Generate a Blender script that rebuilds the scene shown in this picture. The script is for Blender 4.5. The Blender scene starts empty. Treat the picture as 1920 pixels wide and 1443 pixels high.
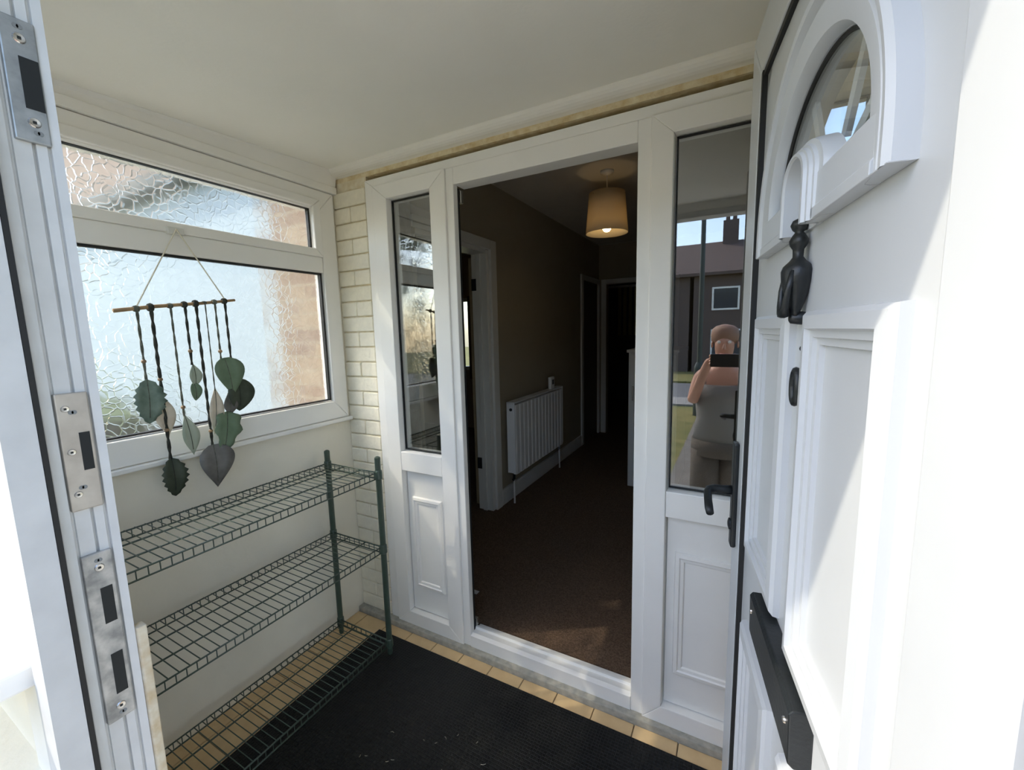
import bpy, bmesh, math, random
from mathutils import Vector, Matrix
random.seed(7)
PI = math.pi
scene = bpy.context.scene
COL = scene.collection

# ---------------------------------------------------------------- camera
F_PX = 785.8
YAW, PITCH, ROLL = math.radians(-28.343), math.radians(7.322), math.radians(1.374)
CAM = Vector((0, 0, 1.46))
cy, sy, cp, sp, cr, sr = math.cos(YAW), math.sin(YAW), math.cos(PITCH), math.sin(PITCH), math.cos(ROLL), math.sin(ROLL)
fwd = Vector((sy*cp, cy*cp, -sp)); rgt = Vector((cy, -sy, 0)); dwn = fwd.cross(rgt)
r2 = cr*rgt + sr*dwn; d2 = -sr*rgt + cr*dwn
cd = bpy.data.cameras.new('camera'); cam = bpy.data.objects.new('camera', cd); COL.objects.link(cam)
m = Matrix.Identity(4)
for i in range(3):
    m[i][0] = r2[i]; m[i][1] = -d2[i]; m[i][2] = -fwd[i]; m[i][3] = CAM[i]
cam.matrix_world = m
cd.sensor_fit = 'HORIZONTAL'; cd.sensor_width = 36.0; cd.lens = 36.0*F_PX/1920
cd.clip_start = 0.01; cd.clip_end = 200
scene.camera = cam

# ---------------------------------------------------------------- sky, sun, exposure
SUN_DIR = Vector((0.572, 0.357, -0.740)).normalized()
w = bpy.data.worlds.new('world'); scene.world = w; w.use_nodes = True
nt = w.node_tree; nt.nodes.clear()
sky = nt.nodes.new('ShaderNodeTexSky'); sky.sky_type = 'NISHITA'; sky.sun_disc = False
sky.sun_elevation = math.radians(48); sky.sun_rotation = math.atan2(-SUN_DIR.x, -SUN_DIR.y)
sky.air_density = 1.0; sky.dust_density = 1.3; sky.ozone_density = 0.3
bg = nt.nodes.new('ShaderNodeBackground'); bg.inputs['Strength'].default_value = 0.27
wo = nt.nodes.new('ShaderNodeOutputWorld')
nt.links.new(sky.outputs[0], bg.inputs['Color']); nt.links.new(bg.outputs[0], wo.inputs['Surface'])
sd = bpy.data.lights.new('sun', 'SUN'); sd.energy = 1.5; sd.angle = math.radians(0.6); sd.color = (1.0, 0.91, 0.74)
sun = bpy.data.objects.new('sun', sd); COL.objects.link(sun)
sun.rotation_euler = SUN_DIR.to_track_quat('-Z', 'Y').to_euler(); sun.location = (-6, -6, 9)
vs = scene.view_settings
vs.view_transform = 'Standard'; vs.look = 'None'; vs.gamma = 1.0; vs.use_curve_mapping = False
vs.exposure = 1.27
scene.cycles.max_bounces = 12; scene.cycles.diffuse_bounces = 6; scene.cycles.transparent_max_bounces = 16
scene.cycles.sample_clamp_indirect = 6.0

# ---------------------------------------------------------------- materials
MATS = {}
def mat(name, color, rough=0.5, metal=0.0, var=0.0, vscale=8.0, bump=0.0, bscale=60.0, spec=0.5, color2=None, coat=0.0):
    if name in MATS: return MATS[name]
    ma = bpy.data.materials.new(name); ma.use_nodes = True; t = ma.node_tree
    b = t.nodes['Principled BSDF']
    b.inputs['Roughness'].default_value = rough; b.inputs['Metallic'].default_value = metal
    b.inputs['Specular IOR Level'].default_value = spec; b.inputs['Coat Weight'].default_value = coat
    tc = t.nodes.new('ShaderNodeTexCoord')
    n = t.nodes.new('ShaderNodeTexNoise'); n.inputs['Scale'].default_value = vscale; n.inputs['Detail'].default_value = 5
    t.links.new(tc.outputs['Object'], n.inputs['Vector'])
    r = t.nodes.new('ShaderNodeValToRGB')
    c2 = color2 if color2 else tuple(max(0, c*(1-var)) for c in color)
    r.color_ramp.elements[0].position = 0.3; r.color_ramp.elements[1].position = 0.7
    r.color_ramp.elements[0].color = (*c2, 1); r.color_ramp.elements[1].color = (*color, 1)
    t.links.new(n.outputs['Fac'], r.inputs['Fac']); t.links.new(r.outputs['Color'], b.inputs['Base Color'])
    if bump:
        n2 = t.nodes.new('ShaderNodeTexNoise'); n2.inputs['Scale'].default_value = bscale; n2.inputs['Detail'].default_value = 4
        t.links.new(tc.outputs['Object'], n2.inputs['Vector'])
        bp = t.nodes.new('ShaderNodeBump'); bp.inputs['Strength'].default_value = bump; bp.inputs['Distance'].default_value = 0.004
        t.links.new(n2.outputs['Fac'], bp.inputs['Height']); t.links.new(bp.outputs['Normal'], b.inputs['Normal'])
    MATS[name] = ma; return ma

UPVC = mat('upvc_white', (0.90, 0.88, 0.83), 0.32, var=0.04, vscale=6)
UPVC_DIRTY = mat('upvc_weathered', (0.66, 0.66, 0.65), 0.42, var=0.10, vscale=25)
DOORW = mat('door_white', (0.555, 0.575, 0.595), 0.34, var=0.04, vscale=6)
CEIL = mat('ceiling_paint', (0.92, 0.90, 0.82), 0.85, var=0.05, vscale=3, bump=0.12, bscale=90)
COVE = mat('coving_paint', (0.88, 0.85, 0.77), 0.7, var=0.05, vscale=12)
CREAM = mat('cream_render', (0.86, 0.81, 0.68), 0.85, var=0.08, vscale=5, bump=0.35, bscale=50)
BRICKP = mat('cream_painted_brick', (0.90, 0.84, 0.68), 0.8, var=0.10, vscale=30, bump=1.0, bscale=38)
MORTAR = mat('mortar_cream', (0.80, 0.74, 0.58), 0.9, color2=(0.68, 0.57, 0.37), vscale=35, bump=0.9, bscale=60)
FOAM = mat('yellowed_filler', (0.80, 0.70, 0.48), 0.9, color2=(0.64, 0.49, 0.26), vscale=40, bump=1.0, bscale=80)
TILE = mat('tan_tile', (0.74, 0.54, 0.29), 0.55, color2=(0.63, 0.44, 0.23), vscale=14, bump=0.2, bscale=40)
GROUT = mat('grout', (0.32, 0.24, 0.15), 0.95, var=0.3, vscale=30)
STONE = mat('grey_cement', (0.46, 0.43, 0.36), 0.9, color2=(0.30, 0.30, 0.26), vscale=40, bump=0.7, bscale=80)
GREENM = mat('green_wire', (0.055, 0.085, 0.062), 0.4, metal=0.0, var=0.2, vscale=20, spec=0.6)
BLACKM = mat('black_metal', (0.013, 0.016, 0.018), 0.42, var=0.3, vscale=30, bump=0.15, bscale=150)
GASKET = mat('black_gasket', (0.012, 0.012, 0.012), 0.6)
GALV = mat('galvanised', (0.46, 0.48, 0.49), 0.42, metal=0.55, color2=(0.30, 0.32, 0.33), vscale=60)
KEEP = mat('dull_nickel', (0.56, 0.52, 0.46), 0.42, metal=0.45, color2=(0.44, 0.40, 0.35), vscale=40)
KEEPW = mat('worn_zinc', (0.60, 0.58, 0.54), 0.5, metal=0.35, color2=(0.26, 0.26, 0.25), vscale=55)
HOLE_SHADE = mat('painted_recess_shade', (0.012, 0.014, 0.014), 0.7)  # near-black colour standing in for the shade inside slots
STEEL = mat('screw_steel', (0.7, 0.68, 0.64), 0.25, metal=0.9)
CARPET = mat('brown_carpet', (0.20, 0.13, 0.085), 1.0, color2=(0.09, 0.058, 0.038), vscale=140, bump=1.0, bscale=240, spec=0.1)
HALLW = mat('taupe_wall', (0.36, 0.31, 0.22), 0.85, var=0.05, vscale=4)
HALLC = mat('hall_ceiling', (0.62, 0.58, 0.50), 0.9, var=0.04)
GLOSSW = mat('white_gloss', (0.72, 0.71, 0.66), 0.35, var=0.04)
RADW = mat('radiator_enamel', (0.88, 0.88, 0.86), 0.35, var=0.03)
WOODROD = mat('driftwood', (0.42, 0.27, 0.13), 0.7, color2=(0.26, 0.16, 0.08), vscale=40)
CORDW = mat('cream_cord', (0.78, 0.72, 0.58), 0.9, var=0.1, vscale=60)
CORDG = mat('grey_green_cord', (0.17, 0.17, 0.13), 0.9, color2=(0.05, 0.055, 0.04), vscale=90)
CORDD = mat('dark_cord', (0.045, 0.045, 0.034), 0.9, color2=(0.015, 0.016, 0.012), vscale=90)
BEAD = mat('wood_bead', (0.30, 0.19, 0.10), 0.5, var=0.3, vscale=80)
LAWN = mat('dry_lawn', (0.27, 0.22, 0.07), 1.0, color2=(0.13, 0.14, 0.035), vscale=3, bump=0.8, bscale=60)
PAVE = mat('pale_bounce_pavers', (0.86, 0.83, 0.77), 0.9, var=0.08, vscale=4, bump=0.3, bscale=60)  # unseen ground made this pale to bounce light up into the porch
ASPH = mat('asphalt', (0.16, 0.16, 0.16), 0.95, var=0.2, vscale=20, bump=0.3, bscale=90)
ROOF = mat('brown_roof_tile', (0.15, 0.10, 0.08), 0.85, color2=(0.09, 0.065, 0.055), vscale=6, bump=0.5, bscale=20)
PINKROOF = mat('pink_tan_roof', (0.34, 0.25, 0.19), 0.85, color2=(0.27, 0.19, 0.14), vscale=4, bump=0.5, bscale=20)
BRICKD = mat('dark_brick', (0.14, 0.10, 0.085), 0.9, color2=(0.10, 0.075, 0.065), vscale=10)
PALEW = mat('pale_render', (0.40, 0.47, 0.50), 0.9, var=0.06, vscale=3)
GUTTER = mat('dark_gutter', (0.06, 0.065, 0.05), 0.6)
HEDGE = mat('hedge_green', (0.16, 0.20, 0.10), 1.0, color2=(0.07, 0.10, 0.045), vscale=14, bump=1.0, bscale=30)
SKIN = mat('skin', (0.62, 0.34, 0.24), 0.55, var=0.06, vscale=15)
HAIR = mat('sandy_hair', (0.36, 0.20, 0.13), 0.6, var=0.3, vscale=60)
TOPC = mat('grey_top_cloth', (0.26, 0.25, 0.24), 0.9, var=0.06, vscale=30)
SHORTS = mat('brown_shorts_cloth', (0.16, 0.14, 0.12), 0.9, var=0.2, vscale=30)
LAMPG = mat('lamppost_green', (0.05, 0.065, 0.055), 0.5, var=0.2)

def brick_mat(name, a, b, mo, scale=1.0):
    ma = bpy.data.materials.new(name); ma.use_nodes = True; t = ma.node_tree; p = t.nodes['Principled BSDF']
    tc = t.nodes.new('ShaderNodeTexCoord'); br = t.nodes.new('ShaderNodeTexBrick')
    mp = t.nodes.new('ShaderNodeMapping'); mp.inputs['Rotation'].default_value = (PI/2, 0, 0)
    br.inputs['Color1'].default_value = (*a, 1); br.inputs['Color2'].default_value = (*b, 1); br.inputs['Mortar'].default_value = (*mo, 1)
    br.inputs['Scale'].default_value = scale; br.inputs['Brick Width'].default_value = 0.225; br.inputs['Row Height'].default_value = 0.075
    br.inputs['Mortar Size'].default_value = 0.008
    t.links.new(tc.outputs['Object'], mp.inputs['Vector']); t.links.new(mp.outputs['Vector'], br.inputs['Vector'])
    t.links.new(br.outputs['Color'], p.inputs['Base Color']); p.inputs['Roughness'].default_value = 0.9
    return ma
TANBRICK = brick_mat('tan_brick', (0.34, 0.25, 0.16), (0.22, 0.14, 0.10), (0.32, 0.26, 0.18))

def rubber_mat():
    ma = bpy.data.materials.new('black_rubber'); ma.use_nodes = True; t = ma.node_tree; p = t.nodes['Principled BSDF']
    p.inputs['Base Color'].default_value = (0.005, 0.0055, 0.0055, 1); p.inputs['Specular IOR Level'].default_value = 0.3; p.inputs['Roughness'].default_value = 0.55
    tc = t.nodes.new('ShaderNodeTexCoord'); v = t.nodes.new('ShaderNodeTexVoronoi'); v.feature = 'DISTANCE_TO_EDGE'
    v.inputs['Scale'].default_value = 85; v.inputs['Randomness'].default_value = 0.15
    t.links.new(tc.outputs['Object'], v.inputs['Vector'])
    mr = t.nodes.new('ShaderNodeMapRange'); mr.inputs['From Max'].default_value = 0.18
    t.links.new(v.outputs['Distance'], mr.inputs['Value'])
    bp = t.nodes.new('ShaderNodeBump'); bp.inputs['Strength'].default_value = 0.8; bp.inputs['Distance'].default_value = 0.003
    t.links.new(mr.outputs[0], bp.inputs['Height']); t.links.new(bp.outputs['Normal'], p.inputs['Normal'])
    return ma
RUBBER = rubber_mat()

def schlick(t, f0, normal=None):
    lw = t.nodes.new('ShaderNodeLayerWeight'); lw.inputs['Blend'].default_value = 0.5
    pw = t.nodes.new('ShaderNodeMath'); pw.operation = 'POWER'; pw.inputs[1].default_value = 5.0
    t.links.new(lw.outputs['Facing'], pw.inputs[0])
    ma_ = t.nodes.new('ShaderNodeMath'); ma_.operation = 'MULTIPLY_ADD'; ma_.inputs[1].default_value = 1-f0; ma_.inputs[2].default_value = f0
    t.links.new(pw.outputs[0], ma_.inputs[0]); return ma_.outputs[0]
def glass_mat(name, tint=(0.95, 0.965, 0.96), f0=0.16, rough=0.0):
    ma = bpy.data.materials.new(name); ma.use_nodes = True; t = ma.node_tree; t.nodes.clear()
    o = t.nodes.new('ShaderNodeOutputMaterial'); mx = t.nodes.new('ShaderNodeMixShader')
    tr = t.nodes.new('ShaderNodeBsdfTransparent'); tr.inputs['Color'].default_value = (*tint, 1)
    gl = t.nodes.new('ShaderNodeBsdfGlossy'); gl.inputs['Roughness'].default_value = rough; gl.inputs['Color'].default_value = (1, 1, 1, 1)
    t.links.new(schlick(t, f0), mx.inputs['Fac']); t.links.new(tr.outputs[0], mx.inputs[1]); t.links.new(gl.outputs[0], mx.inputs[2])
    t.links.new(mx.outputs[0], o.inputs['Surface'])
    return ma
GLASS = glass_mat('clear_glass')
CLEAR = glass_mat('thin_clear_glass', (.98,.99,.98), 0.02)

def frosted_mat():
    """obscure patterned window glass: relief-refracting body, some straight-through light, some scattered"""
    ma = bpy.data.materials.new('obscure_glass'); ma.use_nodes = True; t = ma.node_tree; t.nodes.clear()
    L = t.links.new
    o = t.nodes.new('ShaderNodeOutputMaterial')
    tc = t.nodes.new('ShaderNodeTexCoord')
    ns = t.nodes.new('ShaderNodeTexNoise'); ns.inputs['Scale'].default_value = 14; ns.inputs['Detail'].default_value = 2
    L(tc.outputs['Object'], ns.inputs['Vector'])
    mixv = t.nodes.new('ShaderNodeMix'); mixv.data_type = 'VECTOR'; mixv.inputs['Factor'].default_value = 0.06
    L(tc.outputs['Object'], mixv.inputs[4]); L(ns.outputs['Color'], mixv.inputs[5])
    v = t.nodes.new('ShaderNodeTexVoronoi'); v.feature = 'DISTANCE_TO_EDGE'; v.inputs['Scale'].default_value = 42
    L(mixv.outputs[1], v.inputs['Vector'])
    mr = t.nodes.new('ShaderNodeMapRange'); mr.inputs['From Max'].default_value = 0.10
    L(v.outputs['Distance'], mr.inputs['Value'])
    bp = t.nodes.new('ShaderNodeBump'); bp.inputs['Strength'].default_value = 0.55; bp.inputs['Distance'].default_value = 0.004
    L(mr.outputs[0], bp.inputs['Height'])
    rf = t.nodes.new('ShaderNodeBsdfRefraction'); rf.inputs['Roughness'].default_value = 0.30; rf.inputs['IOR'].default_value = 1.2
    rf.inputs['Color'].default_value = (0.95, 0.97, 0.96, 1); L(bp.outputs['Normal'], rf.inputs['Normal'])
    tl = t.nodes.new('ShaderNodeBsdfTranslucent'); tl.inputs['Color'].default_value = (0.92, 0.94, 0.92, 1)
    tr = t.nodes.new('ShaderNodeBsdfTransparent')
    gl = t.nodes.new('ShaderNodeBsdfGlossy'); gl.inputs['Roughness'].default_value = 0.12; L(bp.outputs['Normal'], gl.inputs['Normal'])
    m1 = t.nodes.new('ShaderNodeMixShader'); m1.inputs['Fac'].default_value = 0.07; L(rf.outputs[0], m1.inputs[1]); L(tl.outputs[0], m1.inputs[2])
    m2 = t.nodes.new('ShaderNodeMixShader'); mr2 = t.nodes.new('ShaderNodeMapRange')
    mr2.inputs['To Min'].default_value = 0.08; mr2.inputs['To Max'].default_value = 0.45
    n2 = t.nodes.new('ShaderNodeTexNoise'); n2.inputs['Scale'].default_value = 9; L(tc.outputs['Object'], n2.inputs['Vector'])
    mr2.inputs['From Min'].default_value = 0.35; mr2.inputs['From Max'].default_value = 0.65
    L(n2.outputs['Fac'], mr2.inputs['Value']); L(mr2.outputs[0], m2.inputs['Fac'])
    L(m1.outputs[0], m2.inputs[1]); L(tr.outputs[0], m2.inputs[2])
    m3 = t.nodes.new('ShaderNodeMixShader'); L(schlick(t, .04), m3.inputs['Fac']); L(m2.outputs[0], m3.inputs[1]); L(gl.outputs[0], m3.inputs[2])
    L(m3.outputs[0], o.inputs['Surface'])
    return ma
FROST = frosted_mat()

def emit_mat(name, color, strength):
    ma = bpy.data.materials.new(name); ma.use_nodes = True; p = ma.node_tree.nodes['Principled BSDF']
    p.inputs['Base Color'].default_value = (*color, 1); p.inputs['Emission Color'].default_value = (*color, 1); p.inputs['Emission Strength'].default_value = strength
    return ma
def cloth_trans(name, color, trans=0.5):
    ma = bpy.data.materials.new(name); ma.use_nodes = True; t = ma.node_tree; t.nodes.clear()
    o = t.nodes.new('ShaderNodeOutputMaterial'); mx = t.nodes.new('ShaderNodeMixShader'); mx.inputs['Fac'].default_value = trans
    d = t.nodes.new('ShaderNodeBsdfDiffuse'); d.inputs['Color'].default_value = (*color, 1)
    tl = t.nodes.new('ShaderNodeBsdfTranslucent'); tl.inputs['Color'].default_value = (*color, 1)
    n = t.nodes.new('ShaderNodeTexNoise'); n.inputs['Scale'].default_value = 300
    bp = t.nodes.new('ShaderNodeBump'); bp.inputs['Strength'].default_value = 0.2; t.links.new(n.outputs['Fac'], bp.inputs['Height']); t.links.new(bp.outputs['Normal'], d.inputs['Normal'])
    t.links.new(d.outputs[0], mx.inputs[1]); t.links.new(tl.outputs[0], mx.inputs[2]); t.links.new(mx.outputs[0], o.inputs['Surface'])
    return ma

# ---------------------------------------------------------------- mesh helpers
class MB:
    def __init__(s): s.v = []; s.f = []
    def add(s, vs, fs):
        k = len(s.v); s.v += [tuple(p) for p in vs]; s.f += [tuple(i+k for i in f) for f in fs]; return s
    def box(s, x0, x1, y0, y1, z0, z1):
        return s.add([(x0,y0,z0),(x1,y0,z0),(x1,y1,z0),(x0,y1,z0),(x0,y0,z1),(x1,y0,z1),(x1,y1,z1),(x0,y1,z1)],
                     [(0,3,2,1),(4,5,6,7),(0,1,5,4),(1,2,6,5),(2,3,7,6),(3,0,4,7)])
    def hexa(s, bottom, top):
        return s.add(list(bottom)+list(top), [(3,2,1,0),(4,5,6,7),(0,1,5,4),(1,2,6,5),(2,3,7,6),(3,0,4,7)])
    def prism(s, poly, d):
        n = len(poly); d = Vector(d); a = [Vector(p) for p in poly]
        return s.add(a+[p+d for p in a], [tuple(range(n-1,-1,-1)), tuple(range(n,2*n))]+[(i,(i+1)%n,n+(i+1)%n,n+i) for i in range(n)])
    def tube(s, pts, r, seg=8, cap=True):
        pts = [Vector(p) for p in pts]; n = len(pts); rs = r if isinstance(r, (list, tuple)) else [r]*n
        k = len(s.v); ref = None
        for i, p in enumerate(pts):
            t = (pts[min(i+1,n-1)]-pts[max(i-1,0)]).normalized()
            if ref is None: ref = Vector((0,0,1)) if abs(t.z) < 0.9 else Vector((1,0,0))
            a = (ref-t*ref.dot(t)).normalized(); b = t.cross(a); ref = a
            for j in range(seg):
                an = 2*PI*j/seg; s.v.append(tuple(p+(a*math.cos(an)+b*math.sin(an))*rs[i]))
        for i in range(n-1):
            for j in range(seg):
                s.f.append((k+i*seg+j, k+i*seg+(j+1)%seg, k+(i+1)*seg+(j+1)%seg, k+(i+1)*seg+j))
        if cap:
            s.f.append(tuple(k+j for j in range(seg-1,-1,-1))); s.f.append(tuple(k+(n-1)*seg+j for j in range(seg)))
        return s
    def lathe(s, prof, c, axis='z', seg=24):
        c = Vector(c); k = len(s.v); n = len(prof)
        for r, h in prof:
            for j in range(seg):
                a = 2*PI*j/seg; x, y = r*math.cos(a), r*math.sin(a)
                s.v.append(tuple(c+(Vector((x,y,h)) if axis == 'z' else Vector((x,h,y)) if axis == 'y' else Vector((h,x,y)))))
        for i in range(n-1):
            for j in range(seg): s.f.append((k+i*seg+j, k+i*seg+(j+1)%seg, k+(i+1)*seg+(j+1)%seg, k+(i+1)*seg+j))
        s.f.append(tuple(k+j for j in range(seg-1,-1,-1))); s.f.append(tuple(k+(n-1)*seg+j for j in range(seg)))
        return s
    def grid(s, rows):
        k = len(s.v); n = len(rows[0])
        for r in rows: s.v += [tuple(p) for p in r]
        for i in range(len(rows)-1):
            for j in range(n-1): s.f.append((k+i*n+j, k+i*n+j+1, k+(i+1)*n+j+1, k+(i+1)*n+j))
        return s

def off(parent):
    o = Vector((0,0,0))
    while parent is not None:
        if parent.get('_local'): break
        o += parent.location; parent = parent.parent
    return o
def build(mb, name, ma, parent=None, bevel=0.0, smooth=False, kind=None, origin=None, solid=0.0):
    """link mb as one mesh object; coordinates are world unless the parent chain is marked local"""
    o0 = off(parent) if parent else Vector((0,0,0))
    org = Vector(origin) if origin else (o0 if parent else Vector((0,0,0)))
    me = bpy.data.meshes.new(name)
    me.from_pydata([tuple(Vector(v)-org) for v in mb.v], [], mb.f); 
    bm = bmesh.new(); bm.from_mesh(me); bmesh.ops.recalc_face_normals(bm, faces=bm.faces); bm.to_mesh(me); bm.free()
    me.materials.append(ma)
    ob = bpy.data.objects.new(name, me); COL.objects.link(ob)
    if parent: ob.parent = parent; ob.location = org-o0
    else: ob.location = org
    if smooth:
        for p in me.polygons: p.use_smooth = True
    if bevel:
        b = ob.modifiers.new('bevel', 'BEVEL'); b.width = bevel; b.segments = 2; b.limit_method = 'ANGLE'; b.angle_limit = math.radians(40)
    if solid:
        b = ob.modifiers.new('solid', 'SOLIDIFY'); b.thickness = solid; b.offset = 0
    if kind: ob['kind'] = kind
    return ob
def empty(name, loc, rz=0, kind=None):
    o = bpy.data.objects.new(name, None); COL.objects.link(o); o.location = loc; o.rotation_euler = (0,0,rz); o.empty_display_size = 0.05
    if kind: o['kind'] = kind
    return o
def tag(o, label, cat, group=None):
    o['label'] = label; o['category'] = cat
    if group: o['group'] = group
    return o
def lab(o, label): o['label'] = label; return o
def B(name, x0, x1, y0, y1, z0, z1, ma, parent=None, bevel=0.0, kind=None):
    return build(MB().box(x0,x1,y0,y1,z0,z1), name, ma, parent, bevel, kind=kind)
def share(src, name, parent, loc):
    o = bpy.data.objects.new(name, src.data); COL.objects.link(o); o.parent = parent; o.location = loc
    for md in src.modifiers:
        if md.type == 'BEVEL':
            b = o.modifiers.new('bevel', 'BEVEL'); b.width = md.width; b.segments = md.segments; b.limit_method = 'ANGLE'
    return o

def mitred(parent, axis, a0, a1, z0, z1, wa, wz, d0, d1, ma, bevel=0.003, names=('frame_stile','frame_rail'), lean=0.0):
    """four mitred members of a rectangular frame. axis 'x': a = X, d = Y; axis 'y': a = Y, d = X"""
    def P(a, z, d): return (a, d, z) if axis == 'x' else (d, a, z)
    O = [(a0,z0),(a1,z0),(a1,z1),(a0,z1)]; I = [(a0+wa,z0+wz),(a1-wa,z0+wz),(a1-wa,z1-wz),(a0+wa,z1-wz)]
    J = [(a0+wa-lean,z0+wz-lean),(a1-wa+lean,z0+wz-lean),(a1-wa+lean,z1-wz+lean),(a0+wa-lean,z1-wz+lean)]
    out = []
    for k, nm in ((0, names[1]), (1, names[0]), (2, names[1]), (3, names[0])):
        q = (k+1) % 4
        fr = [O[k], O[q], J[q], J[k]]; bk = [O[k], O[q], I[q], I[k]]
        out.append(build(MB().hexa([P(*p, d0) for p in fr], [P(*p, d1) for p in bk]), nm, ma, parent, bevel))
    return out
def panel_moulding(mb, a0, a1, z0, z1, prof, P):
    """loft a rectangular moulding: prof = [(inset, height)], closed with a field face"""
    k = len(mb.v)
    for ins, h in prof:
        for a, z in ((a0+ins,z0+ins),(a1-ins,z0+ins),(a1-ins,z1-ins),(a0+ins,z1-ins)): mb.v.append(P(a, z, h))
    for i in range(len(prof)-1):
        for j in range(4): mb.f.append((k+i*4+j, k+i*4+(j+1)%4, k+(i+1)*4+(j+1)%4, k+(i+1)*4+j))
    e = k+(len(prof)-1)*4; mb.f.append((e, e+1, e+2, e+3))
    return mb

# ================================================================ PORCH SHELL
# floor with quarry tiles
fl = B('floor', -1.728, 0.42, 0.22, 1.42, -0.12, -0.006, GROUT, kind='structure')
TS = 0.153
t0 = None
for i in range(14):
    for j in range(8):
        x1 = -0.436 + TS*(5-i) ; x0 = x1-TS; y1 = 1.42-TS*j; y0 = y1-TS
        if x1 <= -1.70 or x0 >= 0.42: continue
        cx, cyy = (x0+x1)/2, (y0+y1)/2
        if x0 < -1.728 or x1 > 0.42 or y0 < 0.22:
            xa, xb, ya = max(x0, -1.728), min(x1, 0.42), max(y0, 0.22)
            B('tile', xa+.002, xb-.002, ya+.002, y1-.002, -0.006, 0.0, TILE, fl, 0.0015); continue
        if t0 is None:
            t0 = build(MB().box(x0+.002,x1-.002,y0+.002,y1-.002,-.006,0), 'tile', TILE, fl, 0.0015, origin=(cx, cyy, 0))
        else: share(t0, 'tile', fl, (cx, cyy, random.uniform(-.0008, .0008)))
B('trim_1', -1.728, 0.42, 1.42, 1.55, -0.12, 0.026, STONE, bevel=0.004, kind='structure')

# ceiling sloping slightly down to the front
def cz(y): return 2.222 + 0.044*(y-1.45)
build(MB().hexa([(-1.83,.13,cz(.13)),(0.52,.13,cz(.13)),(0.52,1.50,cz(1.50)),(-1.83,1.50,cz(1.50))],
                [(-1.83,.13,cz(.13)+.05),(0.52,.13,cz(.13)+.05),(0.52,1.50,cz(1.50)+.05),(-1.83,1.50,cz(1.50)+.05)]), 'ceiling', CEIL, kind='structure')
roof = empty('porch_roof', (-0.6, 0.6, 2.3)); roof['kind'] = 'structure'
build(MB().hexa([(-1.90,.11,2.225),(0.62,.11,2.225),(0.62,1.52,2.29),(-1.90,1.52,2.29)],
                [(-1.90,.11,2.27),(0.62,.11,2.27),(0.62,1.52,2.42),(-1.90,1.52,2.42)]), 'roof_deck', GUTTER, roof)
B('fascia', -1.90, 0.62, .09, .11, 2.19, 2.29, UPVC, roof, 0.003)

# back wall: masonry pier left of the inner frame, strip above it, brick by brick
wb = B('wall_back', -1.728, -1.517, 1.462, 1.75, 0.0, 2.17, MORTAR, kind='structure')
B('lintel_strip', -1.728, 0.42, 1.462, 1.75, 2.17, 2.24, FOAM, wb)
b0 = {}
for k in range(30):
    z0 = 0.026 + k*0.0725; z1 = z0+0.0665
    if z1 > 2.17: break
    cuts = [-1.728, -1.62, -1.518] if k % 2 else [-1.728, -1.518]
    for xa, xb in zip(cuts[:-1], cuts[1:]):
        wd = round(xb-xa, 3); dy = random.uniform(-.003, .002)
        if wd not in b0:
            mb = MB().box(-wd/2+.002, wd/2-.002, -.006, .012, -.0332, .0332)
            ob = build(mb, 'brick', BRICKP, wb, 0.004); b0[wd] = ob; ob.location = ((xa+xb)/2, 1.458+dy, (z0+z1)/2)
            ob.data.transform(Matrix.Translation(off(wb)))
        else: share(b0[wd], 'brick', wb, ((xa+xb)/2, 1.458+dy, (z0+z1)/2))
# coving along the back edge of the ceiling
mb = MB(); prof = []
for i in range(7):
    a = i/6*PI/2
    prof.append((1.452-.046*math.sin(a)**1.0 , 2.192+.034*(1-math.cos(a))))
prof = [(1.462,2.190)] + prof + [(1.406,2.2205),(1.462,2.224)]
build(mb.prism([(-1.728,y,z) for y,z in prof], (2.148,0,0)), 'trim_2', COVE, kind='structure', smooth=False)

# left wall below and around the window
wl = B('wall_left', -1.84, -1.728, 0.20, 1.462, -0.12, 1.052, CREAM, kind='structure')
B('wall_end', -1.84, -1.728, 1.435, 1.462, 1.052, 2.12, CREAM, wl)
B('wall_right', 0.42, 0.52, 0.20, 1.75, -0.12, 2.20, CREAM, kind='structure')
B('trim_3', -1.84, -1.700, 0.22, 1.452, 2.118, 2.150, UPVC, bevel=0.003, kind='structure')
build(MB().hexa([(-1.84,.22,2.150),(-1.708,.22,2.150),(-1.708,1.452,2.150),(-1.84,1.452,2.150)],
                [(-1.84,.22,cz(.22)),(-1.690,.22,cz(.22)),(-1.690,1.452,cz(1.452)),(-1.84,1.452,cz(1.452))]), 'trim_4', UPVC, bevel=0.002, kind='structure')
B('trim_5', -1.728, -1.697, 0.22, 1.45, 1.038, 1.056, UPVC, bevel=0.004, kind='structure')

# ---------------- side window
w1 = empty('window_1', (-1.72, 0.85, 1.06), kind='structure')
mitred(w1, 'y', 0.24, 1.435, 1.058, 2.116, 0.085, 0.092, -1.710, -1.775, UPVC, 0.004, lean=0.006)
B('transom', -1.775, -1.708, 0.325, 1.350, 1.748, 1.818, UPVC, w1, 0.004)
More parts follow.
